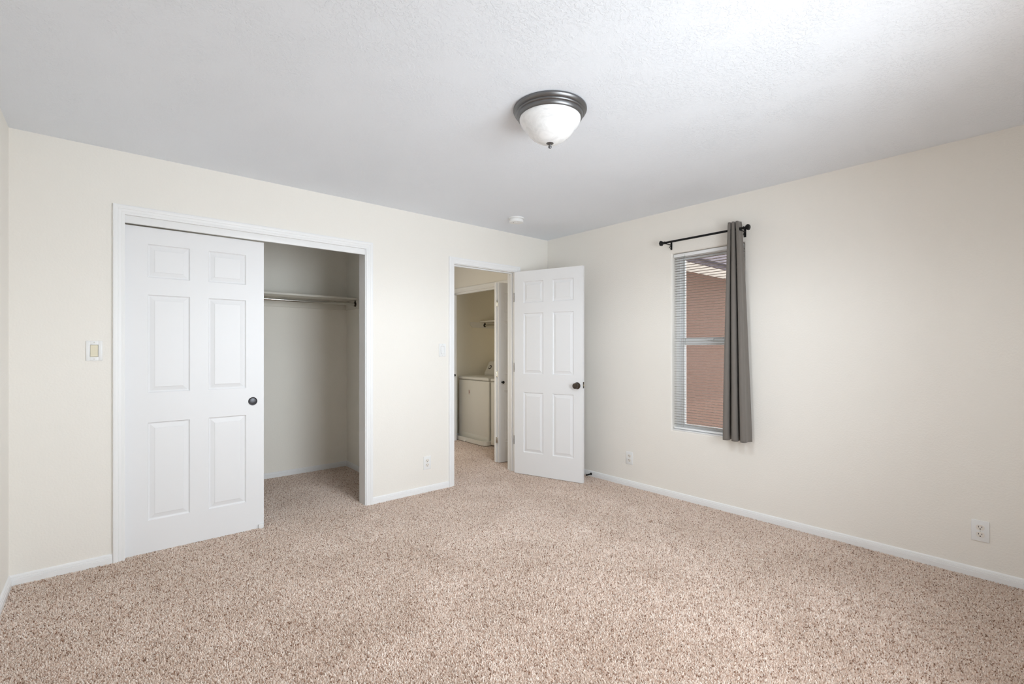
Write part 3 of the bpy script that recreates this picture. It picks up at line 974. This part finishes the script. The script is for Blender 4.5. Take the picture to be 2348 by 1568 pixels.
def appliance(name, y0_, y1_, label, zb_, front_door):
    x0_, x1_ = 0.135, 0.775
    e = tag(empty(name, ((x0_ + x1_) / 2, (y0_ + y1_) / 2, zb_)), label, 'washing machine' if name == 'washing_machine' else 'dryer')
    o3 = Vector(e.location)
    MB().bbox(x0_, x1_, y0_, y1_, zb_ + .022, 0.838, .018, 4).build('cabinet', M['appliance'], e, origin=o3, smooth=40)
    MB().bbox(x0_ - .004, x1_, y0_ + .001, y1_ - .001, 0.842, 0.880, .012, 4).build('top_panel', M['appliance'], e, origin=o3, smooth=40)
    if not front_door:
        MB().bbox(x0_ + .035, .575, y0_ + .07, y1_ - .07, 0.879, 0.884, .002, 2).build('lid', M['appliance'], e, origin=o3, smooth=40)
    MB().bbox(x0_ - .002, x0_ + .02, y0_ + .012, y1_ - .012, zb_ + .024, zb_ + .095, .004, 2).build('kick_panel', M['appliance'], e, origin=o3, smooth=40)
    # raked control console at the back
    con = [(.588, .881), (.582, .905), (.672, 1.066), (.690, 1.078), (.752, 1.078), (.760, 1.068), (.760, .881)]
    co = MB().prism(con, lambda x, z, t: (x, t, z), y0_ + .012, y1_ - .012).build('console', M['appliance'], e, origin=o3)
    nrm = Vector((-.161, 0, .09)).normalized()
    up = Vector((.09, 0, .161)).normalized()
    for f_, s_ in ((.085, .55), (.24, .55), (.36, .55)):
        ctr = Vector((.582, 0, .905)).lerp(Vector((.672, 0, 1.066)), s_)
        ctr.y = y1_ - f_
        dl = MB().lathe([(.032, 0), (.032, .004), (.022, .006), (.020, .006)] if f_ < .1 else [(.013, 0), (.013, .004), (.009, .005)], ctr - nrm * .001, seg=28,
                        frame=(Vector((0, 1, 0)), up, nrm)).build('dial_ring', M['dial_ring'], co, origin=o3, smooth=40)
        MB().lathe([(0, 0), (.019, 0), (.018, .005), (.015, .006), (0, .006)] if f_ < .1 else [(0, 0), (.008, 0), (.007, .010), (0, .011)], ctr + nrm * .003, seg=24,
                   frame=(Vector((0, 1, 0)), up, nrm)).build('dial', M['appliance'], co, origin=o3, smooth=40)
    if front_door:
        yc = (y0_ + y1_) / 2
        MB().prism(rrect(yc - .245, yc + .245, .24, .80, .05), lambda y, z, t: (t, y, z), x0_ - .012, x0_ + .01).build('door', M['appliance'], e, origin=o3)
    else:
        stk = MB().box(x0_ - .0008, x0_ + .002, 1.625, 1.662, .640, .705).build('sticker', M['sticker'], e, origin=o3)
        MB().box(x0_ - .0014, x0_ - .0006, 1.638, 1.650, .660, .682).box(x0_ - .0014, x0_ - .0006, 1.630, 1.656, .692, .696).build('print', M['sticker_mark'], stk, origin=o3)
    for fx in (x0_ + .06, x1_ - .06):
        for fy in (y0_ + .06, y1_ - .06):
            MB().lathe([(0, 0), (.022, 0), (.022, .010), (.012, .014), (.012, .030), (0, .030)], (fx, fy, zb_), seg=16).build('foot', M['black_metal'], e, origin=o3)
    return e
appliance('washing_machine', 1.215, 1.900, 'white top-loading washing machine standing in the drain pan', 0.0145, False)
appliance('clothes_dryer', 0.490, 1.172, 'white dryer half hidden behind the near folded laundry door', 0.0, True)

# ------------------------------------------------------------------ outside the right window
gr = MB().box(-8.0, 14.0, -12.0, 4.0, -0.30, -0.13).build('ground', M['concrete'])
tag(gr, 'pale concrete patio outside the window', 'ground', kind='structure')
hw = tag(empty('house_wing', (4.5, 0.0, -0.13)), 'brown stucco wing of the house seen outside through the window', 'building')
W0 = Vector(hw.location)
MB().box(0.97, 9.0, 0.0, 0.14, -0.13, 2.436).build('wall', M['stucco'], hw, origin=W0)
sf = MB()
for k in range(3):
    sf.box(0.97, 9.0, -0.455 + k * .155, -0.455 + k * .155 + (.144 if k == 2 else .148), 2.425, 2.440)
sf.box(0.97, 9.0, -0.455, -0.001, 2.434, 2.445)
sf.build('soffit', M['soffit'], hw, origin=W0)
MB().box(0.97, 9.0, -0.478, -0.456, 2.405, 2.476).build('fascia', M['shingle'], hw, origin=W0)
rf = MB()
rf.prism([(-0.50, 2.458), (-0.50, 2.480), (3.4, 5.40), (3.4, 5.35)], lambda y, z, t: (t, y, z), 0.97, 9.2)
rf.build('roof', M['shingle'], hw, origin=W0)
rs = MB().box(-4.7, 0.55, -4.5, 4.5, H + 0.075, H + 0.20).build('roof', M['shingle'])  # unseen slab, put in so its overhang keeps sun out of the windows
tag(rs, 'unseen roof slab above the room, eaves added to block the sun', 'roof', kind='structure')
